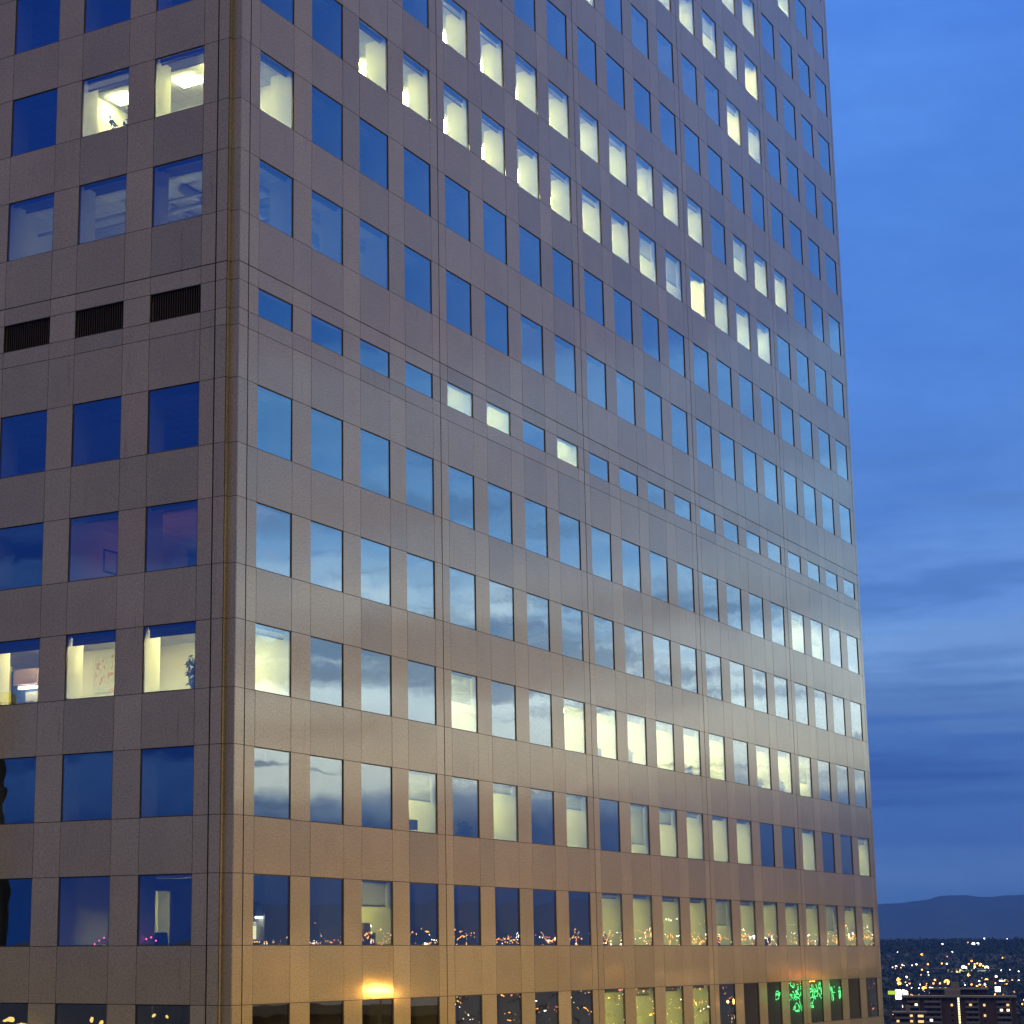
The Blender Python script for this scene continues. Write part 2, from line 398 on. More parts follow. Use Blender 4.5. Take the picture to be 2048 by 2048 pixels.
for q in sorted(LIT):
    if 'shade' not in LIT[q] and q[1] != 5: LIT[q]['shade'] = .161 if q[0] == 'L' and q[1] == 2 else (0 if LIT[q]['kind'] in 'dp' else sr_.choice((.07, .10, .13, .16)))
LAMP = dict(m=PALEY, l=CREAM, o=OLIVE, f=FLUO, b=FLUO2, y=WARM, d=DIMC, p=PINK)

# ---- interiors ---------------------------------------------------------------
ib = MB()                                          # 0 paint, 1 ceiling, 2 carpet, 3 soffit
for k in range(K0 - 1, K1 + 1):
    zb, zt = head(k) + .06, sill(k + 1) - .72
    ib.box(.5, SE - .45, .5, DEPTH - .55, zb, zt - .012, 1)
    ib.box(SL + .31, SE - .45, .31, DEPTH - .55, zt - .01, zt, 2)
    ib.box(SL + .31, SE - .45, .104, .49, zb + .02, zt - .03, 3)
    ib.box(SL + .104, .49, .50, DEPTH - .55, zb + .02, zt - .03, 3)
for k in range(K0, K1 + 1):
    fz0, cz0 = sill(k) - .72, head(k) + .058
    # piers
    prev = None
    for c in range(20):
        a = sR(c)
        if c == 0: ib.box(-.40, a - .004, .104, .95, fz0, cz0, 0)
        nx = sR(c + 1) if c < 19 else SE - .42
        ib.box(a + WW + .004, nx - .004, .104, .95, fz0, cz0, 0)
        m = (a + WW + nx) / 2
        g0, g1 = LIT.get(('R', k, c)), LIT.get(('R', k, c + 1))
        if c < 19 and ((g0 and g0['kind']) != (g1 and g1['kind']) or (not g0 and c % 2)):
            ib.box(m - .06, m + .06, .96, 6.0, fz0, cz0, 0)
    ib.box(.02, SE - .42, .104, .30, fz0 - .1, openz(k)[0] - .003, 0); ib.box(SL + .104, SL + .30, .50, TJ + BW, fz0 - .1, openz(k)[0] - .003, 0)
    if k == 5: ib.box(.02, SE - .42, .104, .30, openz(k)[1] + .003, head(k), 0)
    ib.box(6.2, SE - .42, 6.05, 6.2, fz0, cz0, 0)
    for c in range(4):
        a = sLt(c); nx = sLt(c + 1)
        ib.box(SL + .104, .18, a + LWW + .004, nx - .004, fz0, cz0, 0)
        m = (a + LWW + nx) / 2
        g0, g1 = LIT.get(('L', k, c)), LIT.get(('L', k, c + 1))
        if (g0 and g0['kind']) != (g1 and g1['kind']) or (not g0 and c % 2) or c == 3:
            ib.box(.19, 5.3, m - .06, m + .06, fz0, cz0, 0)
    ib.box(5.35, 5.5, 6.3, TJ + BW + 1, fz0, cz0, 0)
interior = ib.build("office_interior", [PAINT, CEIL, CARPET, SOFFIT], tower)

# ---- windows ---------------------------------------------------------------------
cmi = cam.matrix_world.inverted()
def px(p):
    q = cmi @ Vector(p)
    return XC + FPX * q.x / -q.z, YC - FPX * q.y / -q.z
def area(face, k, c):
    z0, z1 = openz(k)
    if face == 'R': pts = [tw(sR(c), 0, z0), tw(sR(c) + WW, 0, z0), tw(sR(c) + WW, 0, z1), tw(sR(c), 0, z1)]
    else: pts = [tw(SL, sLt(c) + LWW, z0), tw(SL, sLt(c), z0), tw(SL, sLt(c), z1), tw(SL, sLt(c) + LWW, z1)]
    q = [px(p) for p in pts]
    q = [(min(2048, max(0, a)), min(2048, max(0, b))) for a, b in q]
    return abs(sum(q[i][0] * q[(i + 1) % 4][1] - q[(i + 1) % 4][0] * q[i][1] for i in range(4))) / 2
allw = []
for k in range(K0 + 1, K1 + 1):
    for face, cs in (('R', range(20)), ('L', range(4))):
        for c in cs: allw.append((area(face, k, c), face, k, c))
allw.sort(reverse=True)
nonvent = [w for w in allw if not (w[1] == 'L' and w[2] == 5)]
BIG = set(w[1:] for w in nonvent[:100])
def frame_into(bm, P, w, h, m=0):
    b = .026
    for (u0, u1, v0, v1) in ((0, w, 0, b), (0, w, h - b, h), (0, b, b + .001, h - b - .001), (w - b, w, b + .001, h - b - .001)):
        p = [P(u0, .026, v0), P(u1, .026, v0), P(u1, .085, v0), P(u0, .085, v0), P(u0, .026, v1), P(u1, .026, v1), P(u1, .085, v1), P(u0, .085, v1)]
        bm.hexa(p, m)
def pane_into(bm, P, w, h, m=0):
    b = .022; t0 = [rnd.uniform(-.0016, .0016) for _ in range(3)]
    dd = lambda u, v: .038 + t0[0] * 0 + t0[1] * u + t0[2] * v
    p = [P(b, dd(-1, -1), b), P(w - b, dd(1, -1), b), P(w - b, dd(1, -1) + .012, b), P(b, dd(-1, -1) + .012, b),
         P(b, dd(-1, 1), h - b), P(w - b, dd(1, 1), h - b), P(w - b, dd(1, 1) + .012, h - b), P(b, dd(-1, 1) + .012, h - b)]
    bm.hexa(p, m)
def blind_into(bm, P, w, h, drop):
    d = max(.10, drop * h)
    def bx(u0, u1, d0, d1, v0, v1, m):
        bm.hexa([P(u0, d0, v0), P(u1, d0, v0), P(u1, d1, v0), P(u0, d1, v0), P(u0, d0, v1), P(u1, d0, v1), P(u1, d1, v1), P(u0, d1, v1)], m)
    bx(.04, w - .04, .22, .33, h - .07, h + .05, 1)
    if drop > 0:
        bx(.06, w - .06, .268, .274, h - d + .05, h - .0705, 2 if drop == .161 else 0)
        bx(.06, w - .06, .255, .29, h - d, h - d + .0495, 1)
rest = MB(); restb = MB()
LAB = dict(m='lit window with a ceiling light showing', l='lit window with cream office inside', o='lit window with olive yellow office inside', f='lit window with pale yellow office inside', b='brightly lit window with pale office inside', y='window glowing warm yellow', d='dimly lit window', p='window with dim pinkish light inside')
lamps = []
lamp_mesh = {}
def lamp_part(kind):
    if kind not in lamp_mesh:
        bm = MB()
        if kind == 'm': bm.box(-.40, .40, -.32, .32, -.012, 0, 1); bm.box(-.38, .38, -.30, .30, -.085, -.0125, 0)
        else: bm.box(-.58, .58, -.28, .28, -.03, 0, 1); bm.box(-.56, .56, -.26, .26, -.11, -.0305, 0)
        o = bm.build("ceiling_light", [LAMP[kind], FRAME], tower); lamp_mesh[kind] = o.data
        COL.objects.unlink(o); bpy.data.objects.remove(o)
    return lamp_mesh[kind]
nl = 0
restl = MB(); restl_m = [FLUO, FLUO2, WARM, DIMC, PINK, OLIVE, CREAM, PALEY]; order = dict(m=7, l=6, o=5, f=0, b=1, y=2, d=3, p=4)
for ar, face, k, c in allw:
    z0, z1 = openz(k); h = z1 - z0
    if face == 'L' and k == 5: continue
    if face == 'R': P = lambda u, d, v, a=sR(c): (a + u, d, z0 + v); w = WW
    else: P = lambda u, d, v, a=sLt(c): (SL + d, a + LWW - u, z0 + v); w = LWW
    L = LIT.get((face, k, c))
    drop = L.get('shade', 0) if L else 0
    if (face, k, c) in BIG:
        bm = MB(); frame_into(bm, P, w, h)
        o = bm.build("window", [FRAME], tower)
        if L: o['label'] = LAB[L['kind']] + (' under a half drawn shade' if drop > .25 else '')
        pb = MB(); pane_into(pb, P, w, h); pb.build("pane", [GLASS], o)
        if L and k != 5:
            bb = MB(); blind_into(bb, P, w, h, drop); bb.build("blind", [SHADE, RAIL, SHADE2], o)
    else:
        frame_into(rest, P, w, h, 0); pane_into(rest, P, w, h, 1)
        if L and k != 5: blind_into(restb, P, w, h, drop)
    if L:                                           # a ceiling fitting for each lit bay
        kk = L['kind']
        if face == 'R': loc = (sR(c) + .60, 2.0 if kk != 'd' else 3.6, head(k) + .058)
        else: loc = (1.25, sLt(c) + (2.1 if c == 0 else 1.75), head(k) + .058)
        if face == 'L' and k < 4: loc = (.62, sLt(c) + 1.0, loc[2])
        if kk in 'dp':                              # added lamps, hidden below the sill to light dim rooms from beneath
            wl = MB(); wl.box(-.3, .3, -.12, .12, .28, .36, 0); wl.box(-.31, .31, -.13, .13, .2, .279, 1); wl.tube([(0, 0, 0), (0, 0, .2)], .05, 6, 1); wl.box(-.2, .2, -.2, .2, 0, .02, 1)
            if nl < 99:
                o = wl.build("hidden_uplight", [LAMP[kk], FRAME], tower); nl += 1
                o.location = (loc[0], loc[1], sill(k) - .72) if face == 'R' else (1.6 if kk == 'd' else 2.1, sLt(c) + (1.2 if kk == 'd' else .6), sill(k) - .72)
            continue
        if kk == 'p': loc = (loc[0] + 1.2, loc[1] + .3, loc[2])
        if nl < 99:
            o = bpy.data.objects.new("ceiling_light", lamp_part(kk)); COL.objects.link(o); o.parent = tower; o.location = loc
            if face == 'L': o.rotation_euler = (0, 0, math.pi / 2)
            nl += 1
        else:
            restl.box(loc[0] - .6, loc[0] + .6, loc[1] - .3, loc[1] + .3, loc[2] - .05, loc[2], order[kk])
o = rest.build("window", [FRAME, GLASS], tower); o['kind'] = 'stuff'
o = restb.build("blind", [SHADE, RAIL, SHADE2], tower); o['kind'] = 'stuff'
if restl.v:
    o = restl.build("ceiling_light", restl_m, tower); o['kind'] = 'stuff'
# louvred vents on the mechanical storey of the short face
for c in range(4):
    a = sLt(c); z0, z1 = openz(5); bm = MB()
    P = lambda u, d, v: (SL + d, a + LWW - u, z0 + v)
    frame_into(bm, P, LWW, z1 - z0)
    n = 20
    for i in range(n):
        u = .06 + (LWW - .12) * (i + .5) / n
        bm.hexa([P(u - .016, .05, .036), P(u + .016, .05, .036), P(u + .016, .11, .036), P(u - .016, .11, .036),
                 P(u - .016, .05, z1 - z0 - .036), P(u + .016, .05, z1 - z0 - .036), P(u + .016, .11, z1 - z0 - .036), P(u - .016, .11, z1 - z0 - .036)], 0)
    o = bm.build("louvre_vent", [LOUVRE], tower)
    vb = MB(); vb.hexa([P(.01, .16, .01), P(LWW - .01, .16, .01), P(LWW - .01, .2, .01), P(.01, .2, .01),
                        P(.01, .16, z1 - z0 - .01), P(LWW - .01, .16, z1 - z0 - .01), P(LWW - .01, .2, z1 - z0 - .01), P(.01, .2, z1 - z0 - .01)])
    vb.build("duct_backing", [VOID], o)


# ------------------------------------------------------------------ things standing in the offices
LEAF = pbr("leaf", (.035, .075, .035), .55, var=.4, scale=9)
POT = pbr("terracotta_pot", (.22, .12, .08), .8)
STEM = pbr("plant_stem", (.11, .085, .05), .8)
CARD = pbr("cardboard", (.34, .24, .13), .85)
WHITE = pbr("white_plastic", (.75, .75, .73), .5)
DARK = pbr("black_plastic", (.02, .02, .022), .45)
BLUEP = pbr("blue_fabric_panel", (.10, .17, .36), .9)
PINKP = pbr("mauve_laminate", (.36, .24, .27), .6)
YELL = pbr("yellow_fabric", (.55, .48, .04), .9)
WOOD = pbr("desk_wood", (.17, .10, .06), .5)
PAPER = pbr("paper", (.62, .62, .55), .9)
def local(s, tt, zz): return tw(s, tt, zz)
def plant(name, label, loc, height, spread, seed, pot_h=.28, n=110, leaf=.13):
    r = random.Random(seed); root = thing(name, label, "plant", loc, ROT + r.uniform(0, 6), "plants standing by the office windows")
    pb = MB(); pb.tube([(0, 0, 0), (0, 0, pot_h * .93), (0, 0, pot_h)], .11, 12, 0, .16); pb.build("pot", [POT], root, True)
    sb = MB(); lb = MB()
    for i in range(5):
        a = r.uniform(0, 6.28); tip = Vector((math.cos(a) * spread * r.uniform(.2, .8), math.sin(a) * spread * r.uniform(.2, .8), height * r.uniform(.75, 1)))
        mid = tip * .5 + Vector((0, 0, height * .12)); sb.tube([(0, 0, pot_h - .02), tuple(mid), tuple(tip)], .014, 5, 0, .005)
        for j in range(n // 5):
            f = r.uniform(.35, 1.0); base = Vector((0, 0, pot_h)).lerp(mid, f * 2) if f < .5 else mid.lerp(tip, f * 2 - 1)
            d = Vector((r.uniform(-1, 1), r.uniform(-1, 1), r.uniform(-.7, .6))).normalized(); sd_ = d.orthogonal().normalized() * leaf * .28
            e = base + d * leaf * r.uniform(.7, 1.5); mdl = base + d * leaf * .5 + Vector((0, 0, .02))
            lb.poly([base, mdl + sd_, e, mdl - sd_])
    sb.build("stem", [STEM], root); lb.build("foliage", [LEAF], root)
    return root
FLR = lambda k: sill(k) - .72
plant("potted_tree", "leafy potted tree showing at the right edge of a lit corner office window", local(.38, 2.2, FLR(2)), 2.05, .34, 3, .3, 260, .15)
plant("potted_plant", "bushy plant at lower right of lit corner window beside a ceiling light", local(.42, 5.58, FLR(7)), 1.75, .5, 5, .3, 200, .16)
plant("potted_plant", "spiky plant at the foot of a window with dim grey reflection", local(14.55, .42, FLR(1)), 1.35, .30, 8, .3, 130, .2)
plant("potted_plant", "tall pointed plant in a bright window right of the second long joint", local(29.4, .42, FLR(2)), 1.55, .25, 9, .3, 130, .18)
plant("potted_plant", "low bushy plant in bright window just left of the third long joint", local(36.2, .42, FLR(2)), 1.2, .30, 10, .3, 170, .15)
plant("potted_plant", "full leafy plant in bright window, left one of two neighbouring windows with plants", local(45.1, .42, FLR(2)), 1.4, .30, 11, .3, 200, .17)
plant("potted_plant", "full leafy plant in bright window, right one of two neighbouring windows with plants", local(48.2, .42, FLR(2)), 1.4, .30, 12, .3, 200, .17)
plant("potted_plant", "dark plant low at the left of the first lit olive window", local(26.2, .42, FLR(0)), 1.15, .30, 13, .3, 170, .15)

# wall map in the lit office of the short face
m_, n_ = mat("printed_map"); p_ = n_.new('ShaderNodeBsdfPrincipled'); tcn = n_.new('ShaderNodeTexCoord')
c_ = n_.ramp(n_.noise(tcn.outputs['Object'], 4.5, 5, .65), [(.0, (.35, .45, .5)), (.42, (.55, .62, .55)), (.54, (.70, .66, .5)), (.60, (.5, .12, .07)), (.66, (.66, .62, .48)), (1, (.2, .34, .45))], 'LINEAR')
n_.l.new(c_, p_.inputs['Base Color']); n_.l.new(p_.outputs[0], n_.out.inputs[0])
def on_wall(name, label, cat, s, tt, zz, w, h, mats, fw=.03):
    root = thing(name, label, cat, local(s, tt, zz), ROT)
    b = MB(); b.box(0, w, -.012, 0, 0, h); b.build("sheet", [mats[0]], root)
    if fw:
        f = MB(); f.box(-fw, w + fw, -.022, -.0005, h, h + fw); f.box(-fw, w + fw, -.022, -.0005, -fw, 0); f.box(-fw, 0, -.022, -.0005, .0005, h - .0005); f.box(w, w + fw, -.022, -.0005, .0005, h - .0005)
        f.build("border", [mats[1]], root)
    return root
def partition(name, label, s0, s1, t0, t1, z0, z1, m):
    root = thing(name, label, "partition", local(s0, t0, z0), ROT); b = MB(); b.box(0, s1 - s0, 0, t1 - t0, 0, z1 - z0); b.build("panel", [m], root)
    f = MB(); f.box(-.02, s1 - s0 + .02, -.02, t1 - t0 + .02, z1 - z0, z1 - z0 + .04); f.build("cap", [FRAME], root)
    return root
# the map and the picture hang on room dividers that face the windows
dv = MB()
dv.box(2.6, 2.75, 5.75, 8.7, FLR(2), head(2) + .05, 0)
dv.box(2.6, 2.75, 5.75, 8.7, FLR(3), head(3) + .05, 0)
dv.build("room_divider", [PAINT], tower)
def hang(name, label, cat, s, tc_, zz, w, h, mats, fw):
    root = thing(name, label, cat, local(s, tc_, zz), ROT - math.pi / 2)
    b = MB(); b.box(-w / 2, w / 2, -.012, 0, 0, h); b.build("sheet", [mats[0]], root)
    if fw:
        f = MB(); f.box(-w / 2 - fw, w / 2 + fw, -.03, -.0005, h, h + fw); f.box(-w / 2 - fw, w / 2 + fw, -.03, -.0005, -fw, 0)
        f.box(-w / 2 - fw, -w / 2, -.03, -.0005, .0005, h - .0005); f.box(w / 2, w / 2 + fw, -.03, -.0005, .0005, h - .0005); f.build("border", [mats[1]], root)
hang("wall_map", "pale coloured map on the wall of a lit office at left", "map", 2.585, 7.45, CZ + 8.50, .95, 1.22, (m_, WHITE), .012)
on_wall("picture_frame", "dark framed picture on wall of dim pinkish office", "picture", 1.72, 6.925, CZ + 12.42, .62, .66, (PAPER, DARK), .07)
# cubicle with under-shelf light at the left edge
root = thing("cubicle_desk", "blue and mauve cubicle with glowing shelf light behind leftmost lit window", "cubicle", local(1.15, 9.2, FLR(2)), ROT)
b = MB(); b.box(-.02, .04, .75, 1.22, 0, 2.15); b.box(.05, .9, -.2, 1.22, 0, 1.9); b.build("side_panel", [BLUEP], root)
b = MB(); b.box(-.30, .045, -.25, .74, 1.62, 2.13); b.build("overhead_cabinet", [PINKP], root)
b = MB(); b.box(-.27, -.19, -.22, .55, 1.48, 1.56); b.build("shelf_light", [glow("shelf_tube", (1, .95, .7), 22)], root)
b = MB(); b.box(-.45, .045, -.25, .74, .98, 1.02); b.build("desk_top", [WOOD], root)
b = MB(); b.box(-.02, .04, -.1, .45, 1.03, 1.40); b.build("pinned_papers", [PAPER], root)
root = thing("yellow_partition", "yellow fabric partition at far left of leftmost lit window", "partition", local(.9, 10.1, FLR(2)), ROT)
b = MB(); b.box(-.03, .03, 0, 1.6, 0, 2.28); b.build("panel", [YELL], root)
b = MB(); b.box(-.04, .04, -.02, 1.62, 2.281, 2.31); b.build("cap", [FRAME], root)
# boxes on a shelf in the half-shaded office
def carton(label, s, tt, zz, w, d, h, a):
    root = thing("cardboard_box", label, "box", local(s, tt, zz), ROT + a, "boxes piled by the window")
    b = MB(); b.box(-w / 2, w / 2, -d / 2, d / 2, 0, h); b.build("carton", [CARD], root)
    b = MB(); b.box(-w / 2 - .002, w / 2 + .002, -.03, .03, h, h + .003); b.box(-w / 2 - .005, -w / 2 - .001, -.03, .03, h * .6, h); b.build("tape", [PAPER], root)
st_ = thing("low_shelf", "low wooden shelf under cardboard boxes in half shaded window", "shelf", local(7.75, .58, FLR(0)), ROT)
b = MB(); b.box(-.55, .55, -.22, .22, .72, .78); b.build("top", [WOOD], st_)
for sx in (-.52, .48):
    b = MB(); b.box(sx, sx + .04, -.2, .2, 0, .72); b.build("side_panel", [WOOD], st_)
carton("wide cardboard box, lower left of the pile in the half shaded window", 7.47, .58, FLR(0) + .78, .46, .36, .36, .05)
carton("cardboard box beside the wide one on the low shelf", 8.02, .58, FLR(0) + .78, .46, .36, .36, -.08)
carton("cardboard box on top of the pile in the half shaded window", 7.72, .58, FLR(0) + 1.145, .50, .36, .30, .1)
# glowing notice board and bright doorway of the dark offices
m_, n_ = mat("lit_doorway_light"); e_ = n_.new('ShaderNodeEmission'); tcn = n_.new('ShaderNodeTexCoord')
sx_ = n_.new('ShaderNodeSeparateXYZ'); n_.l.new(tcn.outputs['Object'], sx_.inputs[0])
DOORL = pbr("lit_hall_wall", (.72, .70, .42), .8)
dw = MB()
dw.box(3.2, 3.3, TJ + .5, 5.08, FLR(0), head(0) + .05, 0); dw.box(3.2, 3.3, 5.67, 9.5, FLR(0), head(0) + .05, 0); dw.box(3.2, 3.3, 5.081, 5.669, FLR(0) + 2.46, head(0) + .05, 0)
dw.box(5.0, 5.1, 3.8, 7.0, FLR(0), head(0) + .05, 0); dw.box(3.305, 5.0, 7.0, 7.1, FLR(0), head(0) + .05, 0); dw.box(3.305, 5.0, 3.7, 3.8, FLR(0), head(0) + .05, 0)
dw.build("doorway_wall", [pbr("dark_office_paint", (.34, .34, .33), .9)], tower)
o = bpy.data.objects.new("ceiling_light", lamp_part('o')); COL.objects.link(o); o.parent = tower; o.location = (4.2, 4.6, head(0) + .045)
def chair(label, s, tt, k, a):
    root = thing("office_chair", label, "chair", local(s, tt, FLR(k)), ROT + a, "office chairs by the windows")
    b = MB(); b.box(-.25, .25, -.24, .24, .44, .52); b.build("seat", [DARK], root)
    b = MB(); b.hexa([(-.23, .24, .56), (.23, .24, .56), (.23, .30, .56), (-.23, .30, .56), (-.19, .30, 1.12), (.19, .30, 1.12), (.19, .35, 1.12), (-.19, .35, 1.12)]); b.build("backrest", [DARK], root)
    b = MB(); b.tube([(0, 0, .08), (0, 0, .44)], .03); b.tube([(0, .2, .47), (0, .30, .62)], .025); b.build("post", [FRAME], root)
    b = MB()
    for i in range(5): w = i * 1.2566; b.tube([(0, 0, .09), (math.cos(w) * .3, math.sin(w) * .3, .05)], .022)
    b.build("base", [FRAME], root)
chair("dark office chair silhouetted before the bright doorway at lower left", .55, 3.35, 0, 2.1)
chair("dark chair low in the lit window left of the second long joint", sR(7) + 1.1, .55, 1, .8)
chair("dark chair low in olive window with dark shade above", sR(12) + 1.2, .55, 0, 1.9)
chair("dark chair low in olive window right of the shaded one", sR(14) + 1.3, .55, 0, 2.6)
def desk(label, mlabel, s0, k, flip):
    root = thing("office_desk", label, "desk", local(s0, .40, FLR(k)), ROT, "desks under the windows of the long face")
    b = MB(); b.box(0, 1.5, 0, .5, .68, .72); b.build("desk_top", [WOOD], root)
    for (u, v) in ((.03, .03), (1.43, .03), (.03, .43), (1.43, .43)):
        b = MB(); b.box(u, u + .04, v, v + .04, 0, .679); b.build("leg", [FRAME], root)
    mo = thing("monitor", mlabel, "monitor", local(s0 + (.35 if flip else 1.0), .62, FLR(k) + .721), ROT + (.5 if flip else -.4), "monitors on desks under the windows")
    b = MB(); b.box(-.27, .27, -.02, .02, .12, .48); b.build("screen", [DARK], mo)
    b = MB(); b.tube([(0, .03, .012), (0, .03, .22)], .02); b.build("stand", [DARK], mo)
    b = MB(); b.box(-.12, .12, -.08, .1, 0, .011); b.build("base", [DARK], mo)
    return root
for i, (k_, c_, where) in enumerate(((1, 3, "half shaded window right of three sky reflecting ones"), (1, 12, "lit window between two other lit ones on the second lit row"), (2, 8, "bright window just right of the second long joint"),
        (8, 7, "lit window left of the second long joint high up"), (9, 4, "lit window right of the first long joint near the top"), (0, 18, "olive window near the far end of the lowest full row"), (2, 16, "half shaded bright window right of the fourth long joint"))):
    desk("wooden desk in " + where, "dark monitor in " + where, sR(c_) + .2, k_, i % 2)
# string of pink lights along a sill
root = thing("string_lights", "string of small pink lights along the sill at lower left", "string lights", local(-.40, 4.02, sill(0) + .02), ROT)
b = MB(); pts = [(.0, -1.15 + .18 * i, .10 + .10 * math.sin(i * 1.3)) for i in range(14)]; b.tube(pts, .008, 5); b.build("cable", [DARK], root)
pk = glow("pink_bulb", (1.0, .08, .28), 9)
for i, q in enumerate(pts):
    b = MB(); b.ball((q[0], q[1], q[2] + .03), .022); b.build("bulb", [pk], root)
# notice board with lamplight put into its papers, and shelf lamp, first dark window
root = thing("notice_board", "white notice board with glowing papers in the first window of the long face", "notice board", local(3.35, 1.7, CZ + .30), ROT)
b = MB(); b.box(-.42, .42, 0, .03, 0, .62); b.build("board", [PAPER], root)
b = MB()
for (u0, u1, v0, v1) in ((-.36, -.16, .1, .5), (-.10, .02, .32, .52), (-.1, .02, .08, .28), (.1, .38, .1, .54)): b.box(u0, u1, -.006, -.001, v0, v1)
b.build("papers", [glow("glowing_paper", (1, .93, .55), 2.2)], root)
b = MB(); b.box(-.45, .45, -.22, -.16, .74, .79); b.build("strip_light", [glow("strip_tube", (1, .98, .8), 26)], root)
b = MB(); b.box(-.5, .5, -.24, .06, .80, 1.1); b.build("cabinet", [BLUEP], root)
# exposed ducts of the unfinished storey
db = MB()
for i in range(5):
    tt = 1.2 + i * 1.15; db.tube([(1.1, tt, head(6) - .12 - .04 * (i % 2)), (9.5, tt + .2, head(6) - .12 - .04 * (i % 2))], .10 + .03 * (i % 3), 8)
    ss = 1.2 + i * .8; db.tube([(ss, 1.0, head(6) - .38), (ss + .3, 12.5, head(6) - .38)], .06 + .04 * (i % 2), 8)
db.build("exposed_duct", [pbr("galvanised_duct", (.45, .45, .45), .5, .6)], tower, True)
for (s_, k_) in ((1, 6),):
    pass

# ------------------------------------------------------------------ ground, hills, mountains
def hground(r):
    q = min(1, max(0, (r - 2600) / 2600)); return 75 * q * q * (3 - 2 * q)
m_, n_ = mat("city_ground"); p_ = n_.new('ShaderNodeBsdfPrincipled'); tcn = n_.new('ShaderNodeTexCoord')
v1 = n_.noise(tcn.outputs['Object'], .006, 6, .6); v2 = n_.noise(tcn.outputs['Object'], .03, 4, .6)
c_ = n_.ramp(v1, [(.35, (.010, .016, .010)), (.5, (.018, .02, .018)), (.62, (.03, .03, .03)), (.75, (.05, .05, .05))], 'LINEAR')
c_ = n_.mix(.5, c_, n_.ramp(v2, [(.4, (.01, .015, .010)), (.65, (.04, .04, .04))], 'LINEAR'))
n_.l.new(c_, p_.inputs['Base Color']); p_.inputs['Roughness'].default_value = .95; n_.l.new(p_.outputs[0], n_.out.inputs[0])
GROUND = m_
b = MB(); radii = [1, 200, 600, 1200, 1800, 2400, 2700, 3000, 3300, 3600, 3900, 4200, 4500, 4800, 5200, 7000, 10000, 11500, 40000, 80000]; NA = 96
for i, rr in enumerate(radii):
    for j in range(NA):
        w = 2 * math.pi * j / NA; b.v.append((rr * math.sin(w), rr * math.cos(w), hground(rr)))
for i in range(len(radii) - 1):
    for j in range(NA):
        b.f.append((i * NA + j, i * NA + (j + 1) % NA, (i + 1) * NA + (j + 1) % NA, (i + 1) * NA + j)); b.m.append(0)
b.f.append(tuple(range(NA))); b.m.append(0)
tag(b.build("ground", [GROUND], None, True), None, kind='structure')
HILL = pbr("forested_slope", (.026, .036, .045), .95, var=.25, scale=.0012)
def ridge(name, r0, r1, h, az0, az1, seed, n=260, m=14):
    r = random.Random(seed); ph = [r.uniform(0, 6.28) for _ in range(24)]; b = MB()
    for j in range(m + 1):
        f = j / m
        for i in range(n + 1):
            az = az0 + (az1 - az0) * i / n; w = R(az); q = 0
            for u, (fr, am) in enumerate(((.16, .30), (.45, .17), (1.1, .10), (2.3, .055), (4.7, .045), (9.5, .022))): q += am * math.sin(az * fr * 1.7 + ph[u])
            spur = .22 * math.sin(az * 3.1 + ph[9] + f * 2) * math.sin(math.pi * f) + .12 * math.sin(az * 7.3 + ph[10] - f * 3) * math.sin(math.pi * f)
            hh = 75 + (h * (1 + .24 * q)) * (f ** 1.15) * (1 + spur * .6)
            if f > .999: hh += h * .006 * math.sin(az * 21 + ph[11])
            rr = r0 + (r1 - r0) * f + 300 * math.sin(az * 2.2 + ph[12])
            b.v.append((rr * math.sin(w), rr * math.cos(w), hh))
    k = len(b.v)
    for i in range(n + 1):
        az = az0 + (az1 - az0) * i / n; w = R(az); b.v.append(((r1 + 6000) * math.sin(w), (r1 + 6000) * math.cos(w), 60))
    for j in range(m + 1):
        for i in range(n):
            q = j * (n + 1) + i; b.f.append((q, q + 1, q + n + 2, q + n + 1)); b.m.append(0)
    return tag(b.build(name, [HILL], None, True), None, kind='structure')
ridge("mountain_range", 15000, 22000, 530, 2, 92, 4)

# ------------------------------------------------------------------ distant woods (one mass nobody could count)
r = random.Random(21); b = MB()
def clump(x, y, zg, rad, hgt, n):
    for _ in range(n):
        a = r.uniform(0, 6.28); q = r.random() ** .5 * rad; zz = zg + hgt * r.uniform(.15, 1) * (1 - .5 * (q / rad) ** 2)
        c = Vector((x + math.cos(a) * q, y + math.sin(a) * q, zz)); d = Vector((r.gauss(0, 1), r.gauss(0, 1), r.gauss(0, 1))).normalized(); e = d.orthogonal().normalized(); f = d.cross(e)
        s_ = rad * r.uniform(.16, .36); b.poly([c + e * s_, c + f * s_ * r.uniform(.6, 1), c - e * s_ * r.uniform(.6, 1), c - f * s_])
for i in range(5200):
    az = R(r.uniform(12.6, 19.6) if i < 3600 else r.choice((r.uniform(4, 12.6), r.uniform(19.6, 32)))); rr = r.choice([r.uniform(3500, 5600), r.uniform(1250, 3600), r.uniform(4300, 5600)])
    clump(rr * math.sin(az), rr * math.cos(az), hground(rr), r.uniform(5, 10), r.uniform(9, 19), 22)
for i in range(500):
    az = R(r.uniform(44, 72)); rr = r.uniform(1500, 5500)
    clump(rr * math.sin(az), rr * math.cos(az), hground(rr), r.uniform(5, 9), r.uniform(4, 9), 9)
tag(b.build("distant_woods", [pbr("tree_foliage", (.020, .030, .021), .9, var=.4, scale=.2)]), "dark mass of distant trees below the mountains", "woods", kind='stuff')

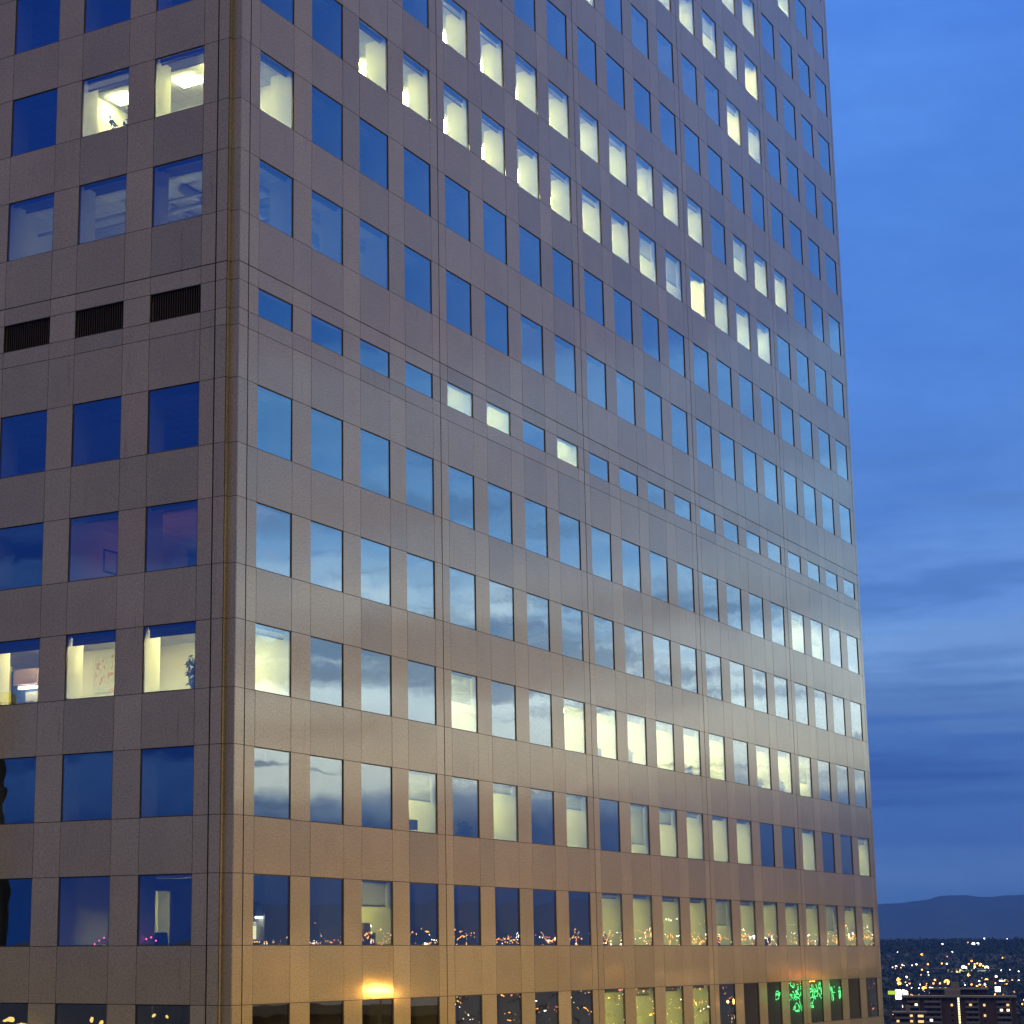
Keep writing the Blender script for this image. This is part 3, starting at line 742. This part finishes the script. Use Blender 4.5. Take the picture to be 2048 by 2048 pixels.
# ------------------------------------------------------------------ city lights
LC = dict(b=((1.0, .44, .10), 34), o=((1.0, .40, .08), 5.5), w=((1.0, .93, .72), 8), r=((1.0, .22, .14), 5), g=((.3, 1.0, .4), 6), y=((1.0, .66, .18), 3.2))
LM = {k: glow("lamp_" + k, c, s, False) for k, (c, s) in LC.items()}
POLE = pbr("lamp_pole", (.10, .10, .10), .6, .5)
LNAME = dict(b='very bright sodium street lamp reflected on the polished stone', o="orange sodium street lamp glowing among the city lights", w="white street lamp shining among the city lights", r="small red warning lamp among the city lights",
             g="small green lamp among the city lights", y="yellow street lamp among the city lights")
LGRP = dict(b='brightest sodium lamps of the city', o="orange street lamps of the city", w="white street lamps of the city", r="red lamps of the city", g="green lamps of the city", y="yellow street lamps of the city")
lamp_cache = {}
def street_lamp(x, y, z, kind, rad):
    rad = max(.25, round(rad * 4) / 4); zg = hground(math.hypot(x, y)); hgt = max(4.0, round((z - zg) / 3) * 3.0); key = (kind, rad, hgt)
    if key not in lamp_cache:
        bm = MB(); bm.tube([(0, 0, -1), (0, 0, hgt - rad * .6)], .12, 6, 1); bm.tube([(0, 0, hgt - rad * .5), (0, 0, hgt + rad * .7)], rad * .5, 8, 1, rad * .3); bm.ball((0, 0, hgt), rad, 0, 10, 8, .9)
        o = bm.build("street_lamp", [LM[kind], POLE], None, True); lamp_cache[key] = o.data
    else:
        o = bpy.data.objects.new("street_lamp", lamp_cache[key]); COL.objects.link(o)
    o.location = (x, y, z - hgt)
    tag(o, LNAME[kind], "street lamp", LGRP[kind])
LAMPS = [(1060.7, 4063.9, 59.1, 'w', 1.66), (1076.6, 3940.6, 54.3, 'o', 1.94), (1273.5, 4487.8, 75.7, 'w', 1.84), (1161.0, 4025.9, 58.7, 'w', 1.65), (1097.6, 3841.3, 50.5, 'r', 1.1), (901.8, 3490.4, 33.8, 'w', 1.0), (915.0, 3518.0, 35.0, 'w', 1.72), (896.0, 3450.6, 32.3, 'r', 0.84), (912.0, 3477.4, 33.5, 'o', 1.42), (939.4, 3568.4, 37.3, 'w', 1.46), (939.9, 3557.9, 36.9, 'w', 1.16), (952.4, 3554.6, 36.9, 'w', 1.16), (966.4, 3576.7, 38.0, 'w', 1.46), (988.2, 3581.2, 38.4, 'o', 1.47), (1017.9, 3598.8, 39.5, 'o', 1.48), (1023.4, 3586.8, 39.1, 'w', 1.33), (927.9, 3400.7, 30.5, 'o', 1.67), (914.2, 3316.3, 27.3, 'w', 0.95), (892.4, 3234.1, 24.2, 'g', 0.93), (881.6, 3237.1, 24.1, 'o', 1.19), (804.0, 3076.7, 18.5, 'o', 3.26), (775.6, 2970.4, 15.3, 'o', 2.18), (795.9, 3011.6, 16.5, 'w', 0.98), (769.5, 2904.8, 13.7, 'w', 0.95), (788.3, 2961.9, 15.3, 'o', 1.45), (857.1, 3072.7, 18.7, 'o', 1.51), (822.6, 2957.7, 15.4, 'o', 1.7), (832.6, 2960.1, 15.5, 'o', 1.46), (853.0, 2995.9, 16.6, 'o', 3.2), (756.8, 2768.4, 11.2, 'o', 2.72), (799.5, 2844.8, 12.7, 'w', 1.63), (791.0, 2784.8, 11.6, 'o', 1.71), (697.4, 2484.0, 9.0, 'o', 1.83), (752.3, 2816.3, 11.9, 'w', 0.69), (757.8, 2799.2, 11.6, 'w', 0.69), (699.3, 2613.0, 9.3, 'w', 0.85), (810.4, 2950.7, 15.0, 'o', 0.85), (1253.8, 4113.1, 85.6, 'w', 1.36), (1296.5, 4099.9, 84.8, 'w', 0.85), (1349.2, 4543.9, 77.7, 'o', 2.81), (1338.6, 4474.0, 75.9, 'w', 2.58), (1347.8, 4471.3, 75.8, 'w', 2.58), (1178.7, 3764.8, 48.4, 'o', 1.71), (1178.8, 3749.0, 47.7, 'r', 0.93), (1093.0, 3670.7, 43.4, 'o', 1.81), (1053.9, 3557.2, 38.3, 'o', 1.76), (1063.6, 3554.3, 38.3, 'o', 1.76), (1074.8, 3577.0, 39.4, 'o', 1.47), (1068.0, 3537.3, 37.6, 'o', 2.19), (1059.3, 3492.9, 35.6, 'y', 1.87), (1017.9, 3468.7, 34.2, 'w', 2.43), (1010.2, 3424.1, 32.5, 'w', 1.97), (1031.8, 3449.0, 33.6, 'w', 2.27), (1044.3, 3424.3, 32.9, 'w', 2.83), (1025.4, 3409.1, 31.9, 'w', 0.98), (981.6, 3364.7, 29.9, 'y', 1.52), (964.2, 3322.9, 28.0, 'o', 1.64), (1063.5, 3444.6, 33.9, 'w', 1.28), (1058.1, 3414.8, 32.7, 'w', 1.27), (1043.0, 3341.0, 29.7, 'w', 1.11), (1059.8, 3304.2, 28.4, 'w', 1.1), (1063.4, 3360.8, 30.6, 'w', 0.84), (950.7, 3212.3, 24.0, 'o', 1.98), (926.3, 3042.1, 18.5, 'o', 2.01), (943.4, 3120.5, 20.9, 'w', 0.77), (907.6, 3016.4, 17.6, 'w', 0.99), (944.8, 3031.2, 18.4, 'w', 2.01), (934.6, 2976.7, 16.7, 'o', 2.96), (961.9, 3031.0, 18.5, 'y', 1.38), (965.7, 3014.1, 18.0, 'w', 1.0), (886.5, 3033.1, 17.9, 'w', 0.87), (848.4, 2940.0, 15.2, 'o', 1.33), (864.0, 2909.4, 14.4, 'o', 1.56), (845.8, 2820.9, 12.6, 'o', 2.09), (853.1, 2824.0, 12.6, 'o', 1.86), (885.5, 2923.8, 15.0, 'o', 0.96), (777.3, 2523.0, 9.0, 'o', 1.67)]
for (x_, y_, z_, c_, rad_) in LAMPS: street_lamp(x_, y_, z_, c_, rad_ * (.95 if rad_ < 1.9 else 1.35))
r = random.Random(77)
for i in range(66):
    az = R(r.uniform(14.4, 18.1)); rr = r.uniform(1750, 3300)
    street_lamp(rr * math.sin(az), rr * math.cos(az), hground(rr) + 9, r.choice('ooowwy'), r.choice((.75, 1.0, 1.25, 1.75)))
r = random.Random(5)
kinds = 'oooooowwwwyr'
# lamps that only show as reflections in the long face
for i in range(112):
    az = R(r.uniform(46, 69)); q = r.random()
    rr = r.uniform(3300, 5200) if q < .45 else (r.uniform(1500, 3300) if q < .7 else r.uniform(420, 1500))
    z_ = hground(rr) + (r.uniform(8, 14) if rr > 1400 else r.uniform(10, 52))
    if rr > 3300 and i % 3 == 0: z_ += r.uniform(0, 34)
    street_lamp(rr * math.sin(az), rr * math.cos(az), z_, r.choice(kinds), r.uniform(.35, .75) * rr / 1000 if rr > 1400 else r.uniform(.35, .8))
sb_ = MB()
for i in range(1700):
    az = R(r.uniform(44, 71)); q = r.random(); rr = r.uniform(3400, 5400) if q < .72 else r.uniform(1500, 3400)
    zz_ = hground(rr) + r.uniform(6, 16) + (abs(r.gauss(0, 16)) if rr > 3400 else 0)
    c = (rr * math.sin(az), rr * math.cos(az), zz_); sb_.ball(c, r.uniform(.2, .5) * rr / 1000, r.choice((0, 0, 0, 1, 1, 2)), 6, 4)
tag(sb_.build("distant_city_lights", [LM['o'], LM['w'], LM['r']]), "carpet of tiny distant city lights seen as reflections", "city lights", kind='stuff')
for i in range(13):                                # strong near ones that glint on the polished stone
    az = R(r.uniform(48, 66)); rr = r.uniform(420, 1300)
    street_lamp(-57.8 + rr * math.sin(az), 34.9 + rr * math.cos(az), CZ - rr * r.uniform(.002, .026), 'b', r.uniform(.5, .9))
# a few that show in the lowest panes of the short face
for i in range(18):
    az = R(r.choice((r.uniform(-108.2, -107.5), r.uniform(-110.2, -108.7), r.uniform(-110.2, -108.7), r.uniform(-112.0, -111.2)))); rr = r.uniform(150, 340)
    street_lamp(49.45 + rr * math.sin(az), 81.9 + rr * math.cos(az), CZ - rr * r.uniform(.030, .042), r.choice('oyyy'), r.choice((.25, .25, .5)))

# ------------------------------------------------------------------ lit signs among the city
def lit_sign(label, x, y, z0, w, h, col, strength, slant=0):
    root = thing("lit_sign", label, "sign", (x, y, hground(math.hypot(x, y))), math.atan2(-x, y) )
    zz = z0 - root.location.z; b = MB(); b.box(-w / 2, w / 2, -.3, .3, zz, zz + h); b.build("cabinet", [POLE], root)
    b = MB(); b.hexa([(-w / 2 + .3, -.36, zz + .3), (w / 2 - .3, -.36, zz + .3), (w / 2 - .3, -.301, zz + .3), (-w / 2 + .3, -.301, zz + .3), (-w / 2 + .3, -.36, zz + h - .3), (w / 2 - .3, -.36, zz + h - .3 - slant), (w / 2 - .3, -.301, zz + h - .3 - slant), (-w / 2 + .3, -.301, zz + h - .3)])
    b.build("face", [glow("sign_face", col, strength, False)], root)
    for sx in (-w * .3, w * .3):
        b = MB(); b.tube([(sx, 0, -1), (sx, 0, zz)], .35, 8); b.build("post", [POLE], root)
lit_sign("bright yellow green lit sign beside the tower edge", 324.0, 1260, 36.3, 5.2, 2.9, (.55, .80, .06), 1.0)
lit_sign("overexposed white sign next to the yellow green one", 328.6, 1262, 33.5, 4.2, 6.2, (1, .98, .85), 6)
lit_sign("white slanted lit sign right of the bright pair", 333.0, 1262, 36.2, 3.6, 3.8, (1, .98, .85), 6, 1.2)
lit_sign("large white lit sign between two sodium lamps", 353.0, 1270, 37.6, 5.6, 3.6, (1, .98, .88), 6, .8)
lit_sign("square white lit sign above the right end of the long roof", 381, 1230, 38.4, 3.6, 3.6, (1, .99, .95), 6)

# ------------------------------------------------------------------ apartment blocks
BRICK = pbr("dark_brick", (.085, .045, .036), .9, scale=.6)
CONC = pbr("pale_concrete", (.19, .175, .165), .85, scale=.4)
DGLASS = pbr("dark_window_glass", (.012, .014, .02), .15)
WLIT = [glow("lit_room", (1.0, .82, .45), 3.2, False), glow("lit_room_white", (1.0, .95, .75), 3.5, False), glow("lit_room_orange", (1.0, .62, .25), 1.4, False)]
STAIR = glow("stair_light", (1.0, .92, .45), 2.2, False)
def block(name, label, x, y, w, d, h, rz, plan, storeys, stair=None, litn=10, seed=1, base=0.0, wallm=None):
    r = random.Random(seed); root = thing(name, label, "apartment block", (x, y, hground(math.hypot(x, y)) + base), rz)
    b = MB(); b.box(-w / 2, w / 2, 0, d, -1, h); b.build("wall", [wallm or BRICK], root)
    b = MB(); b.box(-w / 2 - .6, w / 2 + .6, -1.7, d + .6, h + .004, h + .9); rf = b.build("roof", [CONC], root)
    b = MB(); b.box(-w * .12, w * .02, d * .3, d * .7, h + .904, h + 4.2); b.build("plant_room", [CONC], rf)
    sh = h / storeys
    for (u0, u1, kind) in plan:
        for k in range(storeys):
            z0 = h - (k + 1) * sh
            if kind == 'balcony':
                bm = MB(); bm.box(u0, u1, -1.5, -.004, z0 + .02, z0 + .22); bm.box(u0, u1, -1.5, -1.4, z0 + .222, z0 + 1.15); bl = bm.build("balcony", [CONC], root)
                uu = r.uniform(.08, .4); bm = MB(); bm.box(u0 + uu * (u1 - u0), u0 + uu * (u1 - u0) + 1.5, -.05, -.003, z0 + .4, z0 + 2.3); L = r.random() < litn / 100
                bm.build("window", [r.choice(WLIT) if L else DGLASS], root)
                bm = MB(); bm.box(u1 - 2.2, u1 - .7, -.05, -.003, z0 + .9, z0 + 2.3); L = r.random() < litn / 100
                bm.build("window", [r.choice(WLIT) if L else DGLASS], root)
            else:
                bm = MB(); bm.box(u0, u1, -.05, -.003, z0 + .9, z0 + 2.2); L = r.random() < litn / 130
                bm.build("window", [r.choice(WLIT) if L else DGLASS], root)
        if kind == 'balcony':
            bm = MB(); bm.box(u1 + .05, u1 + .35, -1.6, -.004, 0, h - .01); bm.build("balcony_screen", [CONC], root)
    if stair:
        bm = MB()
        for k in range(storeys * 2): bm.box(stair, stair + 1.0, -.06, -.003, h - (k + 1) * sh / 2 + .25, h - k * sh / 2 - .12)
        bm.build("stair_window", [STAIR], root)
    return root
AZB = math.atan2(-333.0, 1150.0)
block("apartment_building", "long dark brick apartment block with pale balconies and a bright stair strip", 333.5, 1150, 62, 14, 37.2, AZB,
      [(-28.5, -22, 'balcony'), (-19, -10, 'balcony'), (-4.5, -3.3, 'window'), (3.5, 10.5, 'balcony'), (13.2, 14.4, 'window'), (20.5, 28, 'balcony')], 13, stair=-.6, litn=24, seed=3)
block("apartment_building", "lower apartment block at the tower's edge with lit balcony lamps", 297.0, 1120, 17, 12, 29.5, AZB, [(-8, 2.5, 'balcony'), (4.5, 7.5, 'window')], 10, litn=48, seed=8)
block("apartment_building", "dark block at right edge with two lit strip windows", 374, 1090, 22, 14, 30, AZB, [(-8, -6, 'window'), (4, 6, 'window')], 9, litn=12, seed=12)
block("apartment_building", "low dark brick block behind the long apartment roof", 357, 1230, 34, 12, 40.0, AZB, [(-12, -10, 'window'), (0, 2, 'window'), (9, 11, 'window')], 13, litn=3, seed=15)
root = thing("warehouse", "long low pale lit building among the trees", "warehouse", (985, 3405, hground(math.hypot(985, 3405))), math.atan2(-985, 3405))
b = MB(); b.box(-55, 75, 0, 30, -2, 9); b.build("wall", [CONC], root)
b = MB(); b.box(-56, 76, -1, 31, 9.004, 10.2); b.build("roof", [CONC], root)
b = MB(); b.box(-12, 32, -.3, -.004, 3, 8); b.build("lit_front", [glow("lit_shopfront", (.85, .95, .45), .8, False)], root)
b = MB(); b.box(36, 60, -.3, -.004, 4, 7.5); b.build("lit_front", [glow("lit_shopfront_pale", (.8, 1.0, .75), .5, False)], root)

# ------------------------------------------------------------------ neighbours that show as reflections
def plain_block(name, label, cat, x, y, w, d, h, rz, m, wins=(), lits=0, seed=2):
    r = random.Random(seed); root = thing(name, label, cat, (x, y, 0), rz)
    b = MB(); b.box(-w / 2, w / 2, 0, d, -1, h); b.build("wall", [m], root)
    b = MB(); b.box(-w / 2 - .3, w / 2 + .3, -.3, d + .3, h + .003, h + .6); b.build("parapet", [CONC], root)
    for (u0, u1, z0, z1) in wins:
        b = MB(); b.box(u0, u1, -.06, -.003, z0, z1); b.build("window", [r.choice(WLIT) if r.random() < lits else DGLASS], root)
    return root
# hotel with the green neon sign
SX, SY, SZ = 172.46, 227.08, 57.97
srz = math.atan2(-.7677, .6406)
HOT = pbr("grey_brown_render", (.26, .21, .185), .9, scale=.5, var=.06)
hroot = plain_block("hotel_building", "grey brown hotel block carrying a green neon sign", "hotel", SX + .7677 * .8, SY + .6406 * .8, 18.4, 16, 60.6, srz, HOT)
root = thing("neon_sign", "green looping neon script sign reflected in the lowest windows", "neon sign", (SX, SY, SZ), srz)
GREEN = glow("green_neon", (.10, 1.0, .24), 5.0)
b = MB()
for stroke in [[[-3.52, 0.99], [-3.51, -0.94]], [[-3.86, 0.99], [-4.0, -1.0]], [[-3.48, 0.33], [-4.2, 0.3]], [[-3.16, 1.92], [-3.03, -0.69]], [[-2.91, 1.8], [-2.84, 0.61], [-3.41, 0.64]], [[-1.66, 1.24], [-1.67, 0.24], [-1.77, -0.81]], [[-2.32, 1.27], [-2.15, 0.37], [-2.4, -0.75]], [[-1.07, 0.05], [-2.46, 0.49]], [[-0.72, 0.49], [-1.09, 0.55], [-1.45, 0.24], [-1.06, -0.13], [-0.68, -0.19]], [[-0.72, -0.63], [-1.09, -0.75], [-1.47, -0.57], [-1.63, -0.01]], [[-1.45, -1.0], [-1.31, -1.37], [-0.82, -1.25]], [[-0.73, -1.81], [-1.03, -2.06], [-1.41, -1.93], [-1.42, -1.62], [-1.05, -1.53], [-0.73, -1.68]], [[1.21, 1.36], [1.04, 1.61], [0.48, 1.55], [0.44, 1.11], [0.9, 0.61], [1.13, 1.11]], [[1.15, 0.61], [0.46, 0.61], [0.45, -0.26], [0.76, -0.26], [0.85, 0.37], [1.08, -0.38]], [[2.17, 0.37], [1.91, 0.46], [1.64, 0.3], [1.66, -0.2], [2.07, -0.26], [2.25, -0.57], [1.34, -0.54], [1.19, -0.07]], [[1.41, 0.43], [1.37, -0.01]], [[2.23, 1.11], [1.86, 1.55], [1.89, 0.99]], [[1.22, -0.69], [0.96, -0.63], [0.74, -1.19], [0.42, -1.62], [0.49, -2.37], [0.94, -2.62], [1.36, -2.37], [1.39, -1.75], [1.12, -1.31], [0.77, -1.69], [0.85, -2.18]], [[2.26, -1.63], [1.91, -2.0], [1.47, -2.0], [1.48, -2.31]], [[2.28, -2.0], [2.04, -2.19]], [[0.16, 0.55], [-0.08, 0.24], [0.01, -0.26], [0.2, -0.26]], [[-0.13, -1.31], [-0.03, -1.93], [0.16, -2.12]], [[4.25, 0.18], [4.25, -0.57], [4.18, -1.01], [3.43, -1.04]], [[3.93, 0.24], [3.49, 0.3], [3.48, -0.13], [3.89, -0.2], [4.04, 0.05]], [[4.22, -0.48], [3.4, -0.38]], [[2.94, -0.01], [2.85, -0.69], [2.42, -1.0]], [[2.95, -0.2], [2.45, -0.2]]]:
    b.tube([(u, 0, v) for u, v in stroke], .06, 6)
b.build("neon_tube", [GREEN], root)
b = MB()
for u in (-4, -1.5, 1.2, 3.8): b.box(u - .06, u + .06, .12, .80, -.06, .06)
b.box(-4.4, 4.4, .11, .16, -.5, -.42); b.box(-4.4, 4.4, .11, .16, .42, .5); b.build("mounting_rail", [POLE], root)
b = MB(); b.box(-.75, 2.1, -.06, .06, 1.85, 3.05); b.build("orange_panel", [glow("orange_sign", (1.0, .22, .06), 4.0)], root)
b = MB(); b.box(-1.5, -.85, -.06, .06, 1.7, 2.4); b.build("amber_panel", [glow("amber_sign", (1.0, .5, .06), 9.0)], root)
# brick building with the sodium floodlight
plain_block("brick_building", "dark red brick building with a floodlight on its roof edge", "building", 52.5, 83.5, 26, 24, 60.3, R(-61), pbr("red_brick", (.10, .05, .038), .9), [(-10 + 4 * i, -8 + 4 * i, 56, 58.3) for i in range(6)], .2, 4)
fl_ = thing("floodlight", "sodium floodlight on a short mast at roof edge", "floodlight", (37.6, 85.5, 60.0), R(-61))
SOD = glow("sodium_lamp", (1.0, .42, .06), 230)
b = MB(); b.box(-.75, .75, -.30, -.27, 1.75, 1.98); b.build("lamp_face", [SOD], fl_)
b = MB(); b.box(-.8, .8, -.265, .1, 1.70, 2.03); b.build("housing", [DARK], fl_)
b = MB(); b.tube([(0, 0, -12), (0, 0, 1.70)], .06); b.build("mast", [POLE], fl_)
# lower roof in front of the long face with sodium wall-washers
lo = thing("roof_floodlight", "sodium floodlight on lower roof washing the foot of the long face", "floodlight", (0, 0, 0), 0, "sodium floodlights of the plaza")
bpy.data.objects.remove(lo)
def washer(s, dist, zz, power, label, tgt):
    pos = tw(s, -dist, CZ + zz); tg = tw(tgt[0], 0, CZ + tgt[1])
    root = thing("roof_floodlight", label, "floodlight", pos, 0, "sodium floodlights below the long face")
    d = (tg - pos).normalized(); q = d.to_track_quat('-Z', 'Y')
    b = MB(); b.box(-.45, .45, -.35, .35, .02, .35); o = b.build("housing", [DARK], root); o.rotation_mode = 'QUATERNION'; o.rotation_quaternion = q
    b = MB(); b.box(-.40, .40, -.30, .30, -.0, .018); o = b.build("lamp_face", [glow("washer_face", (1, .5, .1), 20, False)], root); o.rotation_mode = 'QUATERNION'; o.rotation_quaternion = q
    b = MB(); b.tube([(0, 0, -(pos.z)), (0, 0, -.3)], .12); b.build("mast", [POLE], root)
    ld = bpy.data.lights.new("sodium_lamp", 'SPOT'); ld.energy = power; ld.color = (1.0, .57, .05); ld.spot_size = R(120); ld.spot_blend = .9; ld.shadow_soft_size = .4
    l = bpy.data.objects.new("sodium_lamp", ld); COL.objects.link(l); l.parent = root; l.rotation_mode = 'QUATERNION'; l.rotation_quaternion = q; l.location = d * .15
washer(4.0, 17.0, -13.0, 7300, "sodium floodlight on a mast below the near corner", (6, -2))
washer(22.0, 20.0, -15.0, 6700, "sodium floodlight on a mast below the middle of the long face", (20, -2))
washer(46.0, 22.0, -15.0, 5500, "sodium floodlight on a mast below the far end of the long face", (44, -2))
# dark tower behind the left, reflected at the picture's left edge
plain_block("dark_tower", "dark tower reflected at the left edge of the short face", "building", -94.52, 52.88, 30, 24, 82, R(107.4), pbr("black_cladding", (.006, .006, .007), .6))

# ------------------------------------------------------------------ evening air
m_, n_ = mat("haze"); v_ = n_.new('ShaderNodeVolumePrincipled'); v_.inputs['Color'].default_value = (.06, .28, 1.0, 1); v_.inputs['Density'].default_value = 5.4e-5; v_.inputs['Anisotropy'].default_value = .2
n_.l.new(v_.outputs[0], n_.out.inputs['Volume'])
b = MB(); b.box(-30000, 30000, -3000, 30000, -3, 900); o = b.build("haze", [m_]); o['kind'] = 'stuff'
